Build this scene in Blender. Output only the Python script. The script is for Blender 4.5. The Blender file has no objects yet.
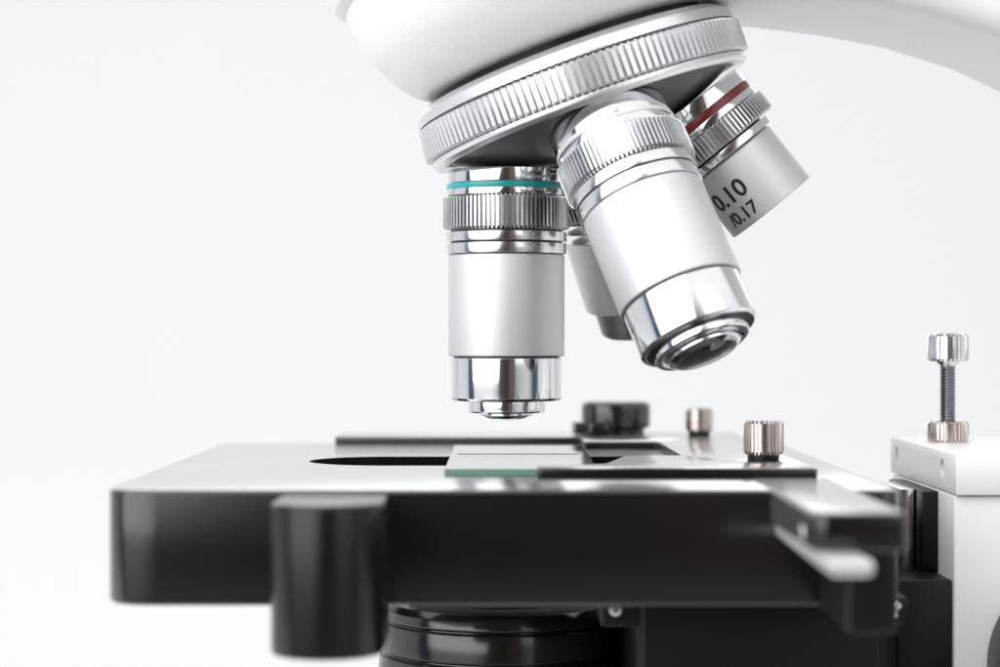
import bpy, bmesh, math, random
from mathutils import Vector, Matrix

# ------------------------------------------------------------------ camera, world, light
sc = bpy.context.scene
C = sc.collection
MM = 0.001
F = 2120.0                       # focal length of the photograph in its own pixels (1000 wide)

cam_d = bpy.data.cameras.new('camera')
cam = bpy.data.objects.new('camera', cam_d)
C.objects.link(cam)
cam.rotation_euler = (math.radians(90), 0, 0)
cam_d.sensor_width = 36
cam_d.lens = F / 1000 * 36
cam_d.clip_start = 0.01
cam_d.clip_end = 50
cam_d.dof.use_dof = True
cam_d.dof.focus_distance = 0.392
cam_d.dof.aperture_fstop = 13
sc.camera = cam

world = bpy.data.worlds.new('World')
sc.world = world
world.use_nodes = True
wn = world.node_tree
wn.nodes.clear()
def N(t, kind, **kw):
    n = t.nodes.new(kind)
    for k, v in kw.items():
        setattr(n, k, v)
    return n
# a bright white studio: windows to both sides, the dim part of the room behind the photographer
tc = N(wn, 'ShaderNodeTexCoord')
sx = N(wn, 'ShaderNodeSeparateXYZ')
wn.links.new(tc.outputs['Generated'], sx.inputs[0])
neg = N(wn, 'ShaderNodeMath', operation='MULTIPLY'); neg.inputs[1].default_value = -1
wn.links.new(sx.outputs['Y'], neg.inputs[0])
at2 = N(wn, 'ShaderNodeMath', operation='ARCTAN2')
wn.links.new(sx.outputs['X'], at2.inputs[0]); wn.links.new(neg.outputs[0], at2.inputs[1])
mr = N(wn, 'ShaderNodeMapRange')
mr.inputs['From Min'].default_value = -math.pi; mr.inputs['From Max'].default_value = math.pi
wn.links.new(at2.outputs[0], mr.inputs['Value'])
rp = N(wn, 'ShaderNodeValToRGB')
ROOM = [(-180, (1.0, 1.0, 1.0)), (-96, (.86, .87, .9)), (-88, (.75, .79, .86)), (-84, (.05, .08, .14)), (-73, (.07, .10, .16)),
        (-69, (1.0, 1.01, 1.03)), (-32, (1.1, 1.1, 1.11)), (-22, (.7, .7, .72)), (-14, (.10, .095, .09)), (2, (.045, .038, .035)),
        (9, (.19, .13, .105)), (15, (.13, .105, .1)), (22, (.5, .5, .51)), (44, (.78, .78, .79)), (52, (.42, .44, .46)), (57, (.06, .10, .12)),
        (66, (.10, .13, .15)), (72, (.85, .86, .88)), (100, (.95, .95, .97)), (180, (1.0, 1.0, 1.0))]
el = rp.color_ramp.elements
while len(el) > 1:
    el.remove(el[-1])
for i, (deg, col) in enumerate(ROOM):
    e = el[0] if i == 0 else el.new((deg + 180) / 360)
    e.position = (deg + 180) / 360
    e.color = (*col, 1)
wn.links.new(mr.outputs[0], rp.inputs['Fac'])
# the white ceiling overhead
up = N(wn, 'ShaderNodeMapRange'); up.interpolation_type = 'SMOOTHSTEP'
up.inputs['From Min'].default_value = .45; up.inputs['From Max'].default_value = .7
wn.links.new(sx.outputs['Z'], up.inputs['Value'])
mix = N(wn, 'ShaderNodeMix', data_type='RGBA')
mix.inputs['B'].default_value = (1.25, 1.25, 1.26, 1)
wn.links.new(up.outputs[0], mix.inputs['Factor']); wn.links.new(rp.outputs['Color'], mix.inputs['A'])
bg = N(wn, 'ShaderNodeBackground'); bg.inputs['Strength'].default_value = 0.95
# the dim floor of the room
dn = N(wn, 'ShaderNodeMapRange'); dn.interpolation_type = 'SMOOTHSTEP'
dn.inputs['From Min'].default_value = -.12; dn.inputs['From Max'].default_value = -.5
wn.links.new(sx.outputs['Z'], dn.inputs['Value'])
mix2 = N(wn, 'ShaderNodeMix', data_type='RGBA')
mix2.inputs['B'].default_value = (.42, .42, .42, 1)
wn.links.new(dn.outputs[0], mix2.inputs['Factor']); wn.links.new(mix.outputs['Result'], mix2.inputs['A'])
wn.links.new(mix2.outputs['Result'], bg.inputs['Color'])
wo = N(wn, 'ShaderNodeOutputWorld')
wn.links.new(bg.outputs[0], wo.inputs['Surface'])

def area(name, loc, target, size, power, col=(1, 1, 1)):
    d = bpy.data.lights.new(name, 'AREA')
    d.shape = 'RECTANGLE'; d.size, d.size_y = size; d.energy = power; d.color = col
    o = bpy.data.objects.new(name, d); C.objects.link(o)
    o.location = loc
    o.rotation_euler = (Vector(target) - Vector(loc)).to_track_quat('-Z', 'Y').to_euler()
    return o
area('key_softbox', (-.70, -.32, .58), (0.02, .4, 0.02), (1.5, 1.5), 17)
area('added_back_light', (-.05, 1.5, .35), (0, .4, -.02), (1.7, .17), 2.0)  # unseen lamp added behind the stage to whiten its top
area('added_fill_light', (.60, -.35, .42), (0.09, .4, .03), (.8, .8), 1.7)  # unseen lamp added at the right to brighten arm and column

sc.view_settings.view_transform = 'Standard'
sc.view_settings.look = 'None'
sc.view_settings.exposure = 0
sc.view_settings.gamma = 1
sc.cycles.use_denoising = True
sc.cycles.max_bounces = 10

# ------------------------------------------------------------------ materials
def mat(name, col, rough=.4, metal=0.0, bump=None, ior=1.5, coat=0.0, trans=0.0, spec=.5, vary=0.0, vscale=900, aniso=0.0, rvary=0.0, sheen=0.0):
    m = bpy.data.materials.new(name); m.use_nodes = True
    t = m.node_tree; p = t.nodes['Principled BSDF']
    p.inputs['Base Color'].default_value = (*col, 1)
    p.inputs['Roughness'].default_value = rough
    p.inputs['Metallic'].default_value = metal
    p.inputs['IOR'].default_value = ior
    p.inputs['Specular IOR Level'].default_value = spec
    p.inputs['Coat Weight'].default_value = coat
    p.inputs['Coat Roughness'].default_value = rough * .8
    p.inputs['Transmission Weight'].default_value = trans
    p.inputs['Anisotropic'].default_value = aniso
    if sheen:
        p.inputs['Sheen Weight'].default_value = sheen
        p.inputs['Sheen Roughness'].default_value = .3
    co = N(t, 'ShaderNodeTexCoord')
    if vary or rvary:
        nz = N(t, 'ShaderNodeTexNoise'); nz.inputs['Scale'].default_value = vscale; nz.inputs['Detail'].default_value = 6
        t.links.new(co.outputs['Object'], nz.inputs['Vector'])
        if vary:
            mx = N(t, 'ShaderNodeMix', data_type='RGBA')
            mx.inputs['A'].default_value = (*[c * (1 - vary) for c in col], 1)
            mx.inputs['B'].default_value = (*[min(1, c * (1 + vary)) for c in col], 1)
            t.links.new(nz.outputs['Fac'], mx.inputs['Factor']); t.links.new(mx.outputs['Result'], p.inputs['Base Color'])
        if rvary:
            m2 = N(t, 'ShaderNodeMapRange')
            m2.inputs['From Min'].default_value = .3; m2.inputs['From Max'].default_value = .7
            m2.inputs['To Min'].default_value = max(.01, rough - rvary); m2.inputs['To Max'].default_value = rough + rvary
            t.links.new(nz.outputs['Fac'], m2.inputs['Value']); t.links.new(m2.outputs[0], p.inputs['Roughness'])
    if bump:
        sca, st, det = bump
        nb = N(t, 'ShaderNodeTexNoise'); nb.inputs['Scale'].default_value = sca; nb.inputs['Detail'].default_value = det
        t.links.new(co.outputs['Object'], nb.inputs['Vector'])
        b = N(t, 'ShaderNodeBump'); b.inputs['Strength'].default_value = st; b.inputs['Distance'].default_value = .0002
        t.links.new(nb.outputs['Fac'], b.inputs['Height']); t.links.new(b.outputs[0], p.inputs['Normal'])
    return m

CHROME = mat('polished_chrome', (.78, .785, .80), .10, 1, rvary=.02, vscale=300)
BRUSHED = mat('turned_steel', (.76, .765, .78), .16, 1, rvary=.04, vscale=400)
SATIN = mat('satin_anodised_aluminium', (.76, .76, .77), .56, 1, bump=(5200, .12, 2), rvary=.04, vscale=200)
KNURL = mat('knurled_nickel', (.72, .725, .74), .26, 1)
RINGM = mat('cast_nickel_ring', (.83, .835, .85), .36, 1, rvary=.03, vscale=250)
TURRET = mat('dark_grey_enamel_and_reflection', (.20, .205, .215), .40, .6, bump=(2500, .04, 3))
STEEL = mat('dark_bolt_steel', (.42, .43, .45), .25, 1)
WHITE = mat('white_wrinkle_paint', (.90, .90, .90), .42, 0, bump=(1700, .45, 4), vary=.02)
WHITE2 = mat('smooth_white_paint', (.85, .85, .85), .38, 0, bump=(1700, .15, 3), vary=.02)
BLACK = mat('black_stage_paint', (.004, .0038, .0038), .21, 0, ior=1.4, coat=.85, sheen=.15, bump=(2600, .015, 3), rvary=.02, vscale=120)
BLACKM = mat('black_matte_paint', (.004, .0038, .0038), .42, 0, spec=.3, bump=(2600, .08, 3))
BLACK2 = mat('black_satin_paint', (.004, .0038, .0038), .26, 0, spec=.4, bump=(2600, .03, 3), rvary=.03, vscale=120)
BLACKG = mat('black_gloss_anodised', (.012, .012, .012), .14, 0, ior=1.7)
GROOVE = mat('dark_groove_and_hole_shade', (.03, .03, .032), .45, .3)
TEAL = mat('teal_enamel', (.02, .42, .43), .25, 0, coat=.4)
RED = mat('red_enamel', (.22, .012, .014), .3, 0, coat=.3)
YELLOW = mat('yellow_enamel', (.6, .42, .03), .3, 0, coat=.3)
WBAND = mat('white_enamel', (.8, .8, .78), .3, 0, coat=.3)
INK = mat('black_engraving_ink', (.012, .012, .013), .5)
LENS = mat('coated_front_lens', (.012, .013, .018), .03, 0, ior=1.7, coat=1.0)
PINK = mat('nickel_thumb_screw', (.66, .595, .56), .18, 1)
ALU = mat('bare_aluminium_bar', (.74, .72, .71), .55, 1, bump=(2000, .05, 2))
GLASS = mat('slide_glass', (.98, 1, .99), .01, 0, ior=1.52, trans=1.0)
GLASSE = mat('ground_glass_edge', (.15, .28, .225), .35, 0, ior=1.52)
PAPER = mat('white_backdrop_paper', (.865, .868, .87), .9, 0, bump=(60, .02, 3), spec=.1)

# ------------------------------------------------------------------ mesh helpers (all sizes in millimetres)
ROOT_AT = Vector((112, 400, -190))
WORLD = {}                       # world matrix of every object placed so far

def finish(name, bm, m, parent=None, mw=None, angle=32, label=None, slots=None):
    """link a bmesh (mm, in the frame mw) as ONE object under parent"""
    bmesh.ops.recalc_face_normals(bm, faces=bm.faces[:])
    bmesh.ops.scale(bm, vec=(MM, MM, MM), verts=bm.verts[:])
    me = bpy.data.meshes.new(name)
    bm.to_mesh(me); bm.free()
    for p in me.polygons:
        p.use_smooth = True
    me.set_sharp_from_angle(angle=math.radians(angle))
    me.materials.append(m)
    for s in slots or ():
        me.materials.append(s)
    return place(name, me, parent, mw, label)

def place(name, me, parent=None, mw=None, label=None):
    o = bpy.data.objects.new(name, me); C.objects.link(o)
    w = (mw or Matrix.Identity(4)).copy()
    w.translation = w.translation * MM
    o.parent = parent
    o.matrix_basis = (WORLD[parent.name].inverted() @ w) if parent else w
    WORLD[o.name] = w
    if label:
        o['label'] = label
    return o

def rounded(pts, rad, closed=False, seg=3):
    """round the corners of a polyline by arcs"""
    out = []
    n = len(pts)
    for i, p in enumerate(pts):
        r = rad[i] if isinstance(rad, (list, tuple)) else rad
        if (not closed and i in (0, n - 1)) or r <= 0:
            out.append(tuple(p)); continue
        p = Vector(p); a = Vector(pts[i - 1]) - p; b = Vector(pts[(i + 1) % n]) - p
        if a.length < 1e-6 or b.length < 1e-6:
            out.append(tuple(p)); continue
        ang = a.angle(b)
        if ang > math.radians(172):
            out.append(tuple(p)); continue
        d = min(r / math.tan(ang / 2), a.length * .48, b.length * .48)
        p0 = p + a.normalized() * d; p1 = p + b.normalized() * d
        for k in range(seg + 1):
            t = k / seg
            out.append(tuple((1 - t) ** 2 * p0 + 2 * t * (1 - t) * p + t * t * p1))
    return out

def lathe(prof, n=128, rad=.12):
    """profile [(r, z)] turned about z"""
    prof = rounded(prof, rad)
    bm = bmesh.new()
    rings = []
    for r, z in prof:
        if r < 1e-4:
            rings.append([bm.verts.new((0, 0, z))])
        else:
            rings.append([bm.verts.new((r * math.cos(2 * math.pi * k / n), r * math.sin(2 * math.pi * k / n), z)) for k in range(n)])
    for a, b in zip(rings, rings[1:]):
        for k in range(n):
            k2 = (k + 1) % n
            if len(a) == 1 and len(b) == 1:
                continue
            if len(a) == 1:
                bm.faces.new((a[0], b[k], b[k2]))
            elif len(b) == 1:
                bm.faces.new((a[k], a[k2], b[0]))
            else:
                bm.faces.new((a[k], a[k2], b[k2], b[k]))
    return bm

def knurl(R, depth, teeth, z0, z1, rin, land=.5, ch=.3):
    """straight-knurled ring: ribs along z with chamfered ends"""
    per = [(0, 1), (land, 1), (land + .12, 0), (.88, 0)]            # rib from 0 to land, groove from land+.12 to .88
    if land < 0:                                # rounded ribs between narrow grooves
        per = [(0, 0), (.04, .25), (.13, .66), (.26, .92), (.39, 1), (.52, .92), (.65, .66), (.74, .25), (.78, 0)]
    bm = bmesh.new()
    def ring(z, cap):
        vs = []
        for t in range(teeth):
            for f, hgt in per:
                a = 2 * math.pi * (t + f) / teeth
                r = min(R - depth * (1 - hgt), cap)
                vs.append(bm.verts.new((r * math.cos(a), r * math.sin(a), z)))
        return vs
    sgn = 1 if z1 > z0 else -1
    rows = [ring(z0, rin), ring(z0, R - depth), ring(z0 + sgn * ch, R), ring(z1 - sgn * ch, R), ring(z1, R - depth), ring(z1, rin)]
    n = len(rows[0])
    for a, b in zip(rows, rows[1:]):
        for k in range(n):
            bm.faces.new((a[k], a[(k + 1) % n], b[(k + 1) % n], b[k]))
    return bm

def prism(outline, z0, z1, bev=.4, seg=2):
    """closed outline extruded along z, cap edges bevelled"""
    bm = bmesh.new()
    lo = [bm.verts.new((x, y, z0)) for x, y in outline]
    hi = [bm.verts.new((x, y, z1)) for x, y in outline]
    n = len(lo)
    fa = bm.faces.new(lo); fb = bm.faces.new(hi)
    for k in range(n):
        bm.faces.new((lo[k], lo[(k + 1) % n], hi[(k + 1) % n], hi[k]))
    bmesh.ops.recalc_face_normals(bm, faces=bm.faces[:])
    if bev > 0:
        edges = list(set(fa.edges) | set(fb.edges))
        bmesh.ops.bevel(bm, geom=edges, offset=bev, segments=seg, profile=.5, affect='EDGES', clamp_overlap=True)
    return bm

def rect(x0, y0, x1, y1, r=0, seg=6):
    pts = [(x0, y0), (x1, y0), (x1, y1), (x0, y1)]
    return rounded(pts, r, True, seg) if r else pts

def cut(obj, cutters):
    """subtract temporary bmesh cutters (mm, world) from an object's mesh"""
    tmp = []
    for bm in cutters:
        bmesh.ops.recalc_face_normals(bm, faces=bm.faces[:])
        bmesh.ops.scale(bm, vec=(MM, MM, MM), verts=bm.verts[:])
        me = bpy.data.meshes.new('cutter'); bm.to_mesh(me); bm.free()
        c = bpy.data.objects.new('cutter', me); C.objects.link(c); tmp.append(c)
        md = obj.modifiers.new('cut', 'BOOLEAN'); md.operation = 'DIFFERENCE'; md.solver = 'EXACT'; md.object = c
    bpy.context.view_layer.update()
    ev = obj.evaluated_get(bpy.context.evaluated_depsgraph_get())
    me = bpy.data.meshes.new_from_object(ev)
    obj.modifiers.clear()
    me.name = obj.name
    obj.data = me
    me.set_sharp_from_angle(angle=math.radians(32))
    for c in tmp:
        bpy.data.objects.remove(c)

def T(x, y, z):
    return Matrix.Translation((x, y, z))

# ------------------------------------------------------------------ the setting: one white paper sweep
sweep = [(150, -330), (1650, -330)]
for k in range(1, 13):
    a = math.radians(90 * k / 12)
    sweep.append((1650 + 250 * math.sin(a), -80 - 250 * math.cos(a)))
sweep.append((1900, 1900))
bm = bmesh.new()
va = [bm.verts.new((-2600, y, z)) for y, z in sweep]
vb = [bm.verts.new((2600, y, z)) for y, z in sweep]
for k in range(len(va) - 1):
    bm.faces.new((va[k], vb[k], vb[k + 1], va[k + 1]))
bd = finish('backdrop', bm, PAPER, angle=60)
bd['kind'] = 'structure'

# ------------------------------------------------------------------ the microscope
scope = bpy.data.objects.new('microscope', None); C.objects.link(scope)
scope.location = ROOT_AT * MM
scope.empty_display_size = .02
WORLD['microscope'] = Matrix.Translation(ROOT_AT * MM)
scope['label'] = 'white microscope with chrome objectives above a black stage'
scope['category'] = 'microscope'
bpy.context.view_layer.update()

TILT = math.radians(19.5)
P = Vector((1.2, 400, 85.6))                    # where the objective axes meet
AX = T(*P) @ Matrix.Rotation(-TILT, 4, 'Y')      # frame of the tilted nosepiece: local z up its axis
SHOULDER = 55.2

# --- head casting: bowl that narrows to the nosepiece
def spline(pts, k=7):
    out = []
    for i in range(len(pts) - 1):
        p0, p1, p2, p3 = (Vector(pts[max(0, min(len(pts) - 1, i + o))]) for o in (-1, 0, 1, 2))
        for j in range(k):
            t = j / k
            out.append(tuple(.5 * (2 * p1 + (p2 - p0) * t + (2 * p0 - 5 * p1 + 4 * p2 - p3) * t * t + (3 * p1 - p0 - 3 * p2 + p3) * t ** 3)))
    return out + [tuple(pts[-1])]
bowl = spline([(25.4, -34.9), (28.4, -34.0), (31.2, -31.6), (33.6, -28), (35.6, -23.4), (37.2, -16), (38.3, -6), (38.6, 4), (38.2, 14), (30, 26)])
head = lathe([(0, -34.9)] + bowl + [(0, 30)], 192, 0)
head_o = finish('head', head, WHITE, scope, AX, 40)
lip = lathe([(30, -8.5), (34.6, -8.5), (36.0, -6.5), (36.2, -3), (36.2, 8), (34, 11), (30, 11)], 160, 1.2)
finish('head_collar', lip, WHITE2, head_o, T(P.x - 3.5, P.y, P.z - 3) @ Matrix.Rotation(-math.radians(28), 4, 'Y'), 40)

# --- arm reaching to the right, then down behind
under = [(26, 62.6), (38, 61.8), (50, 60.8), (63, 59.2), (76, 56.8), (90, 52.4), (100, 47.6), (110, 40.5), (118, 30), (123, 14), (125, -6), (125.4, -20.6)]
outer = [(176, -20.6), (176, 60), (168, 90), (148, 108), (110, 116), (30, 116)]
arm = prism([(x, -z) for x, z in under + outer], -26, 26, 5, 4)
arm_o = finish('arm', arm, WHITE2, scope, T(0, 400, 0) @ Matrix.Rotation(math.radians(-90), 4, 'X'), 30)
panel = prism([(x, -z) for x, z in [(62, 75), (84, 63.8), (92, 61.2), (104, 56), (118, 44), (128, 28), (150, 28), (160, 60), (150, 95), (110, 104), (70, 100)]], 25.6, 27.6, 1.2, 3)
finish('arm_cover', panel, WHITE2, arm_o, T(0, 400, 0) @ Matrix.Rotation(math.radians(90), 4, 'X'), 30)

# --- revolving nosepiece: dark spherical underside, cast rim, knurled grip
cap = [(29.9, -45.9)]
R0 = 54.6
for k in range(13):
    a = math.radians(31.5 * (1 - k / 12))
    cap.append((R0 * math.sin(a), -R0 * math.cos(a)))
nose = lathe([(0, -40), (29.9, -40)] + cap, 160, 0)
nose_o = finish('nosepiece', nose, TURRET, scope, AX, 30)
finish('grip_ring', knurl(32.1, 1.0, 146, -39.6, -45.9, 29, .58, .45), RINGM, nose_o, AX, 25)
finish('rim', lathe([(28.2, -46.0), (31.2, -46.0), (31.2, -46.9), (30.6, -47.7), (28.2, -47.5), (28.2, -46.0)], 160, .25), RINGM, nose_o, AX, 40)
finish('upper_rim', lathe([(24, -36.2), (29.3, -36.2), (31.0, -37.4), (31.6, -39.4), (28, -39.4)], 160, .3), RINGM, nose_o, AX, 40)
finish('bearing_neck', lathe([(24, -30), (26.3, -30), (26.3, -36.0), (29.0, -36.05), (29.0, -36.5), (24, -36.6)], 96, 0), BLACKM, nose_o, AX, 40)  # black flange on the rim is added to darken bounce onto the head

# --- objectives
def bent_text(body, size, r, th_right, z, off=.012):
    cu = bpy.data.curves.new('engraving', 'FONT')
    cu.body = body; cu.size = size; cu.align_x = 'RIGHT'; cu.offset = off * size; cu.extrude = .03
    cu.resolution_u = 6
    o = bpy.data.objects.new('engraving', cu); C.objects.link(o)
    bpy.context.view_layer.update()
    me = bpy.data.meshes.new_from_object(o.evaluated_get(bpy.context.evaluated_depsgraph_get()))
    bpy.data.objects.remove(o)
    bm = bmesh.new(); bm.from_mesh(me)
    bmesh.ops.subdivide_edges(bm, edges=[e for e in bm.edges if e.calc_length() > .5], cuts=2)
    bmesh.ops.triangulate(bm, faces=bm.faces[:])
    for v in bm.verts:
        a = v.co.x / r + th_right
        rr = r + .05 + v.co.z
        v.co = Vector((rr * math.sin(a), -rr * math.cos(a), z + v.co.y))
    return bm

def frame(phi, shoulder=SHOULDER):
    """frame of an objective: phi 180 = left (upright), 90 = towards the camera, 0 = right, -90 = behind"""
    ph = math.radians(phi)
    d = Vector((math.sin(TILT) * math.cos(ph), -math.sin(TILT) * math.sin(ph), -math.cos(TILT)))
    d = Matrix.Rotation(-TILT, 3, 'Y') @ d
    z = -d
    x = Vector((0, 1, 0)).cross(z).normalized()
    y = z.cross(x)
    m = Matrix((x, y, z)).transposed().to_4x4()
    m.translation = P + d * shoulder
    return m

def objective(phi, label, band, band_mat, knurl_z, rings, barrel, capz, tip, satin=SATIN, cap_mat=CHROME, shoulder=SHOULDER):
    m = frame(phi, shoulder)
    (b0, b1, rb) = barrel
    z_end = b1
    body = lathe([(rb - 1.2, b0 + .25), (rb - .25, b0 + .25), (rb, b0), (rb, b1), (rb - .2, b1 - .15), (rb - 3.5, b1 - .15)], 128, .14)
    o = finish('objective_lens', body, satin, scope, m, 30, label)
    k0, k1, rk = knurl_z
    # mount collar with the magnification band
    bz0, bz1 = band
    finish('mount_collar', lathe([(4, .3), (11.0, .3), (11.05, bz0 + .1), (10.8, bz0), (10.8, bz1), (11.2, bz1), (11.3, k0), (6, k0)], 128, .1), CHROME, o, m, 30)
    finish('colour_band', lathe([(10.6, bz0), (11.28, bz0), (11.32, (bz0 + bz1) / 2), (11.28, bz1), (10.6, bz1)], 128, .1), band_mat, o, m, 30)
    finish('knurled_grip', knurl(rk, 1.0, 84, k0 - .02, k1, 8, .44, .4), KNURL, o, m, 25)
    # dark groove core behind the turned rings
    finish('groove', lathe([(6, k1), (min(rings[0][2], rb) - .45, k1), (min(rings[0][2], rb) - .45, b0 + .3), (6, b0 + .3)], 96, 0), GROOVE, o, m, 30)
    for (z0, z1, r) in rings:
        finish('turned_ring', lathe([(r - 1.2, z0), (r, z0), (r, z1), (r - 1.2, z1)], 128, .16), BRUSHED, o, m, 30)
    if capz:
        c0, c1, rc = capz
        g = finish('cap_groove', lathe([(5, b1 - .1), (rc - .5, b1 - .1), (rc - .5, c0 - .1), (5, c0 - .1)], 96, 0), GROOVE, o, m, 30)
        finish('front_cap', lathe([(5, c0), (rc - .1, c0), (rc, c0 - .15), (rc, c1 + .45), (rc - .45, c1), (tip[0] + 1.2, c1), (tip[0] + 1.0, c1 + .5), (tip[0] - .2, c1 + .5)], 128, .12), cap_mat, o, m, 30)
        finish('cap_face', lathe([(rc - 1.0, c1 + .12), (rc - 1.0, c1 - .03), (tip[0] - .1, c1 - .03), (tip[0] - .1, c1 + .2)], 96, 0), GROOVE, o, m, 30)
        finish('front_ring', lathe([(tip[0] - 1, c1 + .6), (tip[0], c1 + .6), (tip[0], c1 - tip[2] + .25), (tip[0] - .3, c1 - tip[2]), (tip[1] + .9, c1 - tip[2]), (tip[1] + .6, c1 - tip[2] + .5), (tip[1] - .1, c1 - tip[2] + .6)], 128, .1), CHROME, o, m, 30)
        zt = c1 - tip[2]
        finish('lens_mount', lathe([(tip[1] - .8, zt + .8), (tip[1], zt + .8), (tip[1], zt - tip[3] * .45), (tip[1] - 1.0, zt - tip[3] * .9), (tip[1] - 1.5, zt - tip[3] * .9)], 96, .12), CHROME, o, m, 30)
        gl = [(tip[1] - 1.5, zt - tip[3] * .9)]
        for k in range(1, 8):
            a = k / 7
            gl.append(((tip[1] - 1.5) * (1 - a), zt - tip[3] * .9 - .45 * (1 - (1 - a) ** 2)))
        finish('front_lens', lathe(gl, 96, 0), LENS, o, m, 50)
    else:
        finish('front_ring', lathe([(rb - 3.6, b1 - .2), (rb - 3.6, b1 + 3), (rb - 6, b1 + 3.2)], 96, .1), CHROME, o, m, 30)
        finish('front_lens', lathe([(rb - 3.7, b1 + 2.8), (rb - 5, b1 + 2.2), (rb - 7, b1 + 1.9), (0, b1 + 1.7)], 96, 0), LENS, o, m, 50)
    return o, m

obj1, m1 = objective(180, 'upright objective with a teal band', (-2.3, -3.4), TEAL, (-4.6, -11.0, 11.9),
                     [(-11.4, -13.2, 11.35), (-13.5, -15.5, 11.3)], (-15.8, -34.5, 10.95), (-34.9, -43.0, 10.4), (7.2, 4.9, 2.3, 1.2))
obj2, m2 = objective(85.5, 'objective tilted towards the viewer with a white band', (-3.3, -4.1), WBAND, (-5.6, -11.8, 12.15),
                     [(-12.2, -14.2, 11.6), (-14.5, -16.8, 11.5)], (-17.1, -35.2, 11.25), (-35.6, -44.2, 10.75), (8.7, 6.7, 1.7, 1.5), shoulder=SHOULDER - .9)
obj3, m3 = objective(0, 'short objective with a red band and black figures', (-2.6, -4.0), RED, (-5.3, -9.7, 12.1),
                     [(-10.1, -11.6, 10.2)], (-12.1, -24.2, 9.15), None, None)
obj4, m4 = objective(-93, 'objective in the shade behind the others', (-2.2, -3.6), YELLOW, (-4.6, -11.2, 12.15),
                     [(-11.6, -13.45, 11.0), (-13.8, -15.85, 10.6)], (-16.2, -31.6, 10.2), (-32.0, -38.0, 8.6), (6.2, 4.2, 1.2, .8), cap_mat=TURRET)  # cap coloured dark grey in place of chrome reflecting the dark stage
t = bent_text('0.10', 4.8, 9.15, math.radians(-15), -19.0, .02)
finish('engraving', t, INK, obj3, m3, 30, 'black figures 0.10')
t = bent_text('/0.17', 3.5, 9.15, math.radians(-19), -22.9, .02)
finish('engraving', t, INK, obj3, m3, 30, 'black figures 0.17 in smaller type')
# the band is a child of each objective, so take the plain ones' labels from their look
for ob, lab in ((obj1, 'teal ring'), (obj2, 'white ring'), (obj3, 'dark red ring')):
    for ch in ob.children:
        if ch.name.startswith('colour_band'):
            ch['label'] = lab

# ------------------------------------------------------------------ stage
ZS = -24.07
st = prism(rounded([(-61.2, 325), (61.5, 325), (61.5, 466), (-61.2, 466)], [8.5, 3, 6, 9], True, 8), ZS - 17.7, ZS, .55, 3)
stage = finish('stage', st, BLACK, scope, None, 30)
slot = []
for k in range(25):
    a = math.radians(-90 + 180 * k / 24); slot.append((24 + 14.5 * math.cos(a), 400.5 + 14.5 * math.sin(a)))
for k in range(25):
    a = math.radians(90 + 180 * k / 24); slot.append((-21.5 + 14.5 * math.cos(a), 400.5 + 14.5 * math.sin(a)))
cut(stage, [prism(slot, ZS - 30, ZS + 5, 0)])

# rounded boss under the front edge
out = [(-33.4, 326)] + [(-25.15 + 8.25 * math.cos(math.radians(180 + 180 * k / 32)), 309.5 + 8.25 * math.sin(math.radians(180 + 180 * k / 32))) for k in range(33)] + [(-16.9, 326)]
finish('boss', prism(out, -46.6, -24.55, .6, 3), BLACK2, stage, None, 30)

# guide block and its rack bar at the right
finish('guide_block', prism(rounded([(41.5, 281.5), (54.2, 281.5), (54.2, 350), (41.5, 350)], [2.6, 1, 0, 0], True, 5), -29.0, -23.85, .5, 3), BLACK, stage, None, 30)
finish('rack_bar', prism([(42.2, 272), (48.0, 272), (48.0, 340), (42.2, 340)], -31.3, -28.95, .9, 3), ALU, stage, None, 30)
finish('guide_carrier', prism(rect(49, 300, 56.5, 330, 1.5), -42.5, -29.2, .6, 3), BLACKM, stage, None, 30)
def screw(name, r, h, mw, parent, m=CHROME, lab=None):
    return finish(name, lathe([(0, h), (r * .5, h * .93), (r * .85, h * .65), (r, h * .3), (r, 0), (0, 0)], 48, .3), m, parent, mw, 30, lab)
toleft = lambda x, y, z: T(x, y, z) @ Matrix.Rotation(math.radians(-90), 4, 'Y')
tofront = lambda x, y, z: T(x, y, z) @ Matrix.Rotation(math.radians(90), 4, 'X')
screw('screw', 1.1, .5, toleft(41.6, 291, -27.3), stage, BRUSHED)

# ------------------------------------------------------------------ slide holder lying on the stage
ho = [(6.2, 353), (53, 353), (53, 484), (-36, 484), (-36, 461.5), (17.5, 461.5), (17.5, 441), (33, 441), (33.5, 391), (23, 391), (18, 366), (6.2, 363)]
holder = finish('slide_holder', prism(rounded(ho, [.8, 1, 3, 1, 1, 1, 1, 1, 1, 2, 2, .8], True, 3), ZS + .02, -22.5, .25, 2), BLACK, scope, None, 30)

def thumb_screw(name, x, y, z, r, h, teeth=30, m=PINK, lab=None, parent=holder):
    fr = T(x, y, z)
    o = finish(name, knurl(r, .34, teeth, 1.1, h, .4, .5, .5), m, parent, fr, 22, lab)
    finish('screw_top', lathe([(0, h - .15), (r - .8, h - .15), (r - .55, h - .02), (r - .6, h - .5)], 64, .1), m, o, fr, 30)
    finish('neck', lathe([(0, 1.3), (r * .78, 1.3), (r * .78, .05), (0, .05)], 64, .1), BLACKM, o, fr, 30)
    return o
thumb_screw('thumb_screw', 46.7, 376, -22.5, 3.6, 7.1)
thumb_screw('thumb_screw', 43.6, 464, -22.5, 3.0, 6.3, 26)
kn = finish('clamp_knob', lathe([(0, 7.2), (7.0, 7.2), (7.7, 6.6), (7.7, 1.6), (6.4, 1.2), (6.4, 0), (0, 0)], 96, .3), BLACKG, holder, T(26, 476, -22.5), 30)
finish('spring_lever', prism(rounded([(15.8, 474), (16.6, 469), (20, 466), (24, 466), (24, 472)], .8, True, 3), -22.3, -19.6, .5, 2), BLACKG, holder, None, 30)

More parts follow.
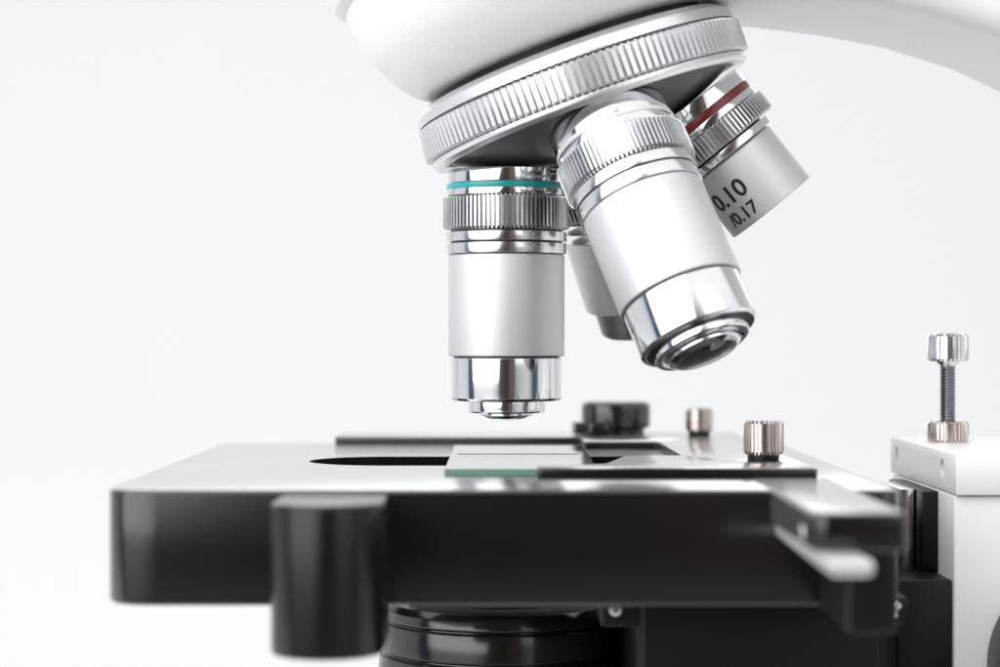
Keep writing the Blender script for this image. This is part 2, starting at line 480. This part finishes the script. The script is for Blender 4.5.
# ------------------------------------------------------------------ condenser under the stage
cz = T(0.6, 400, 0)
cond = finish('condenser', lathe([(0, -50.5), (20.8, -50.5), (22.0, -51.6), (22.3, -53.2), (21.6, -53.7), (22.5, -54.0), (22.9, -59.0), (22.3, -59.5), (23.3, -59.9), (23.6, -63.5), (21.5, -64.5), (21.5, -80), (0, -80)], 160, .25), BLACKG, scope, cz, 30)
finish('condenser_lens', lathe([(12, -50.4), (8, -49.6), (0, -49.2)], 64, 0), LENS, cond, cz, 50)
# carrier bracket between condenser and column
br = finish('bracket', prism(rect(22.4, 346, 62.8, 452, 1.6), -84, -43.2, .8, 3), BLACKM, scope, None, 30)
screw('screw', 1.15, 1.0, tofront(18.9, 347, -45.2), br, STEEL)
finish('bracket_plate', prism(rect(-19, 428, 22.3, 452, 1), -84, -43.2, .5, 2), BLACKM, br, None, 30)
finish('bracket_ear', prism(rect(16.5, 347, 23, 362, 1), -48, -43.3, .4, 2), BLACKM, br, None, 30)

finish('bracket_ear', prism(rect(62.9, 348, 67, 362, .8), -48, -43.3, .4, 2), BLACKM, br, None, 30)
screw('screw', 1.7, 1.4, tofront(64.3, 348, -45.2), br)

# ------------------------------------------------------------------ column at the right
col = finish('column', prism(rect(79.4, 371, 176, 429, .6, 3), -160, -28.5, .3, 2), WHITE2, scope, None, 30)
cap_o = finish('column_cap', prism(rect(79.6, 370, 176, 432, .5, 3), -28.3, -21, .35, 2), WHITE2, col, None, 30)
hole = lambda y: lathe([(0, -3), (1.75, -3), (1.75, 4), (0, 4)], 40, 0)
cutters = []
for y in (381.8, 425.3):
    b = hole(y)
    bmesh.ops.transform(b, matrix=toleft(79.6, y, -24.3), verts=b.verts[:])
    cutters.append(b)
# cap mesh is stored in its own frame, whose world position is the origin
cut(cap_o, cutters)
for y in (381.8, 425.3):
    finish('socket_screw', lathe([(0, .2), (.7, .2), (.75, .9), (1.55, .9), (1.6, 0), (0, 0)], 40, .1), GROOVE, cap_o, toleft(81.9, y, -24.3), 30)  # dark colour stands in for the shadow inside each hole
finish('dovetail', prism(rect(69.5, 371.6, 79.3, 417, .6, 3), -160, -43.2, .4, 2), BLACKM, col, None, 30)
finish('dovetail_face', prism(rect(76.5, 384, 79.6, 417, .3, 2), -43.0, -28.6, .2, 2), BLACKM, col, None, 30)
finish('slide_rail', prism(rect(73.6, 390, 76.3, 410, .5, 3), -46, -28.6, .2, 2), BRUSHED, col, None, 30)
finish('stage_carriage', prism(rect(61.7, 386, 73.4, 414, .6, 3), -41.6, -33.5, .3, 2), BLACKM, stage, None, 30)
# stop screw with its lock nut
fr = T(87, 412, -21)
ls = finish('stop_screw', knurl(3.95, .35, 30, 15.6, 20.9, .4, .5, .5), BRUSHED, col, fr, 22)
finish('screw_top', lathe([(0, 21.1), (2.6, 21.1), (3.4, 20.85), (3.4, 20.5)], 64, .1), CHROME, ls, fr, 30)
finish('neck', lathe([(0, 15.7), (2.6, 15.7), (1.6, 14.6), (1.35, 14.5), (0, 14.5)], 64, .1), BRUSHED, ls, fr, 30)
th = [(0, 14.6)]
z = 14.6
while z > 3.8:
    th += [(1.3, z), (1.75, z - .3)]; z -= .6
th += [(1.12, 3.6), (0, 3.6)]
finish('thread', lathe(th, 48, 0), STEEL, ls, fr, 30)
finish('lock_nut', knurl(4.0, .36, 30, .05, 4.0, .4, .5, .4), PINK, ls, fr, 22)
# focus knob facing the camera
fk = T(102.6, 360, -57.8) @ Matrix.Rotation(math.radians(90), 4, 'X')
kb = finish('focus_knob', lathe([(0, 22), (14.5, 22), (17.6, 20), (18.4, 17), (18.4, 2), (17.5, -11), (0, -11)], 128, .8), BLACKM, col, fk, 30)

# ------------------------------------------------------------------ the slide on the stage
sl = prism([(-9.4, 359.2), (16.8, 359.2), (16.8, 436), (-9.4, 436)], 0, 1.05, .06, 1)
slide = finish('glass_slide', sl, GLASS, None, T(0, 0, ZS + .03), 30, None, [GLASSE])
for p in slide.data.polygons:
    if abs(p.normal.z) < .5:
        p.material_index = 1
slide['label'] = 'clear glass slide with green edges on the black stage'
slide['category'] = 'slide'
finish('cover_slip', prism(rect(-8, 404, 15, 426), 0, .06, 0), GLASS, slide, T(0, 0, ZS + .03 + 1.06), 30)
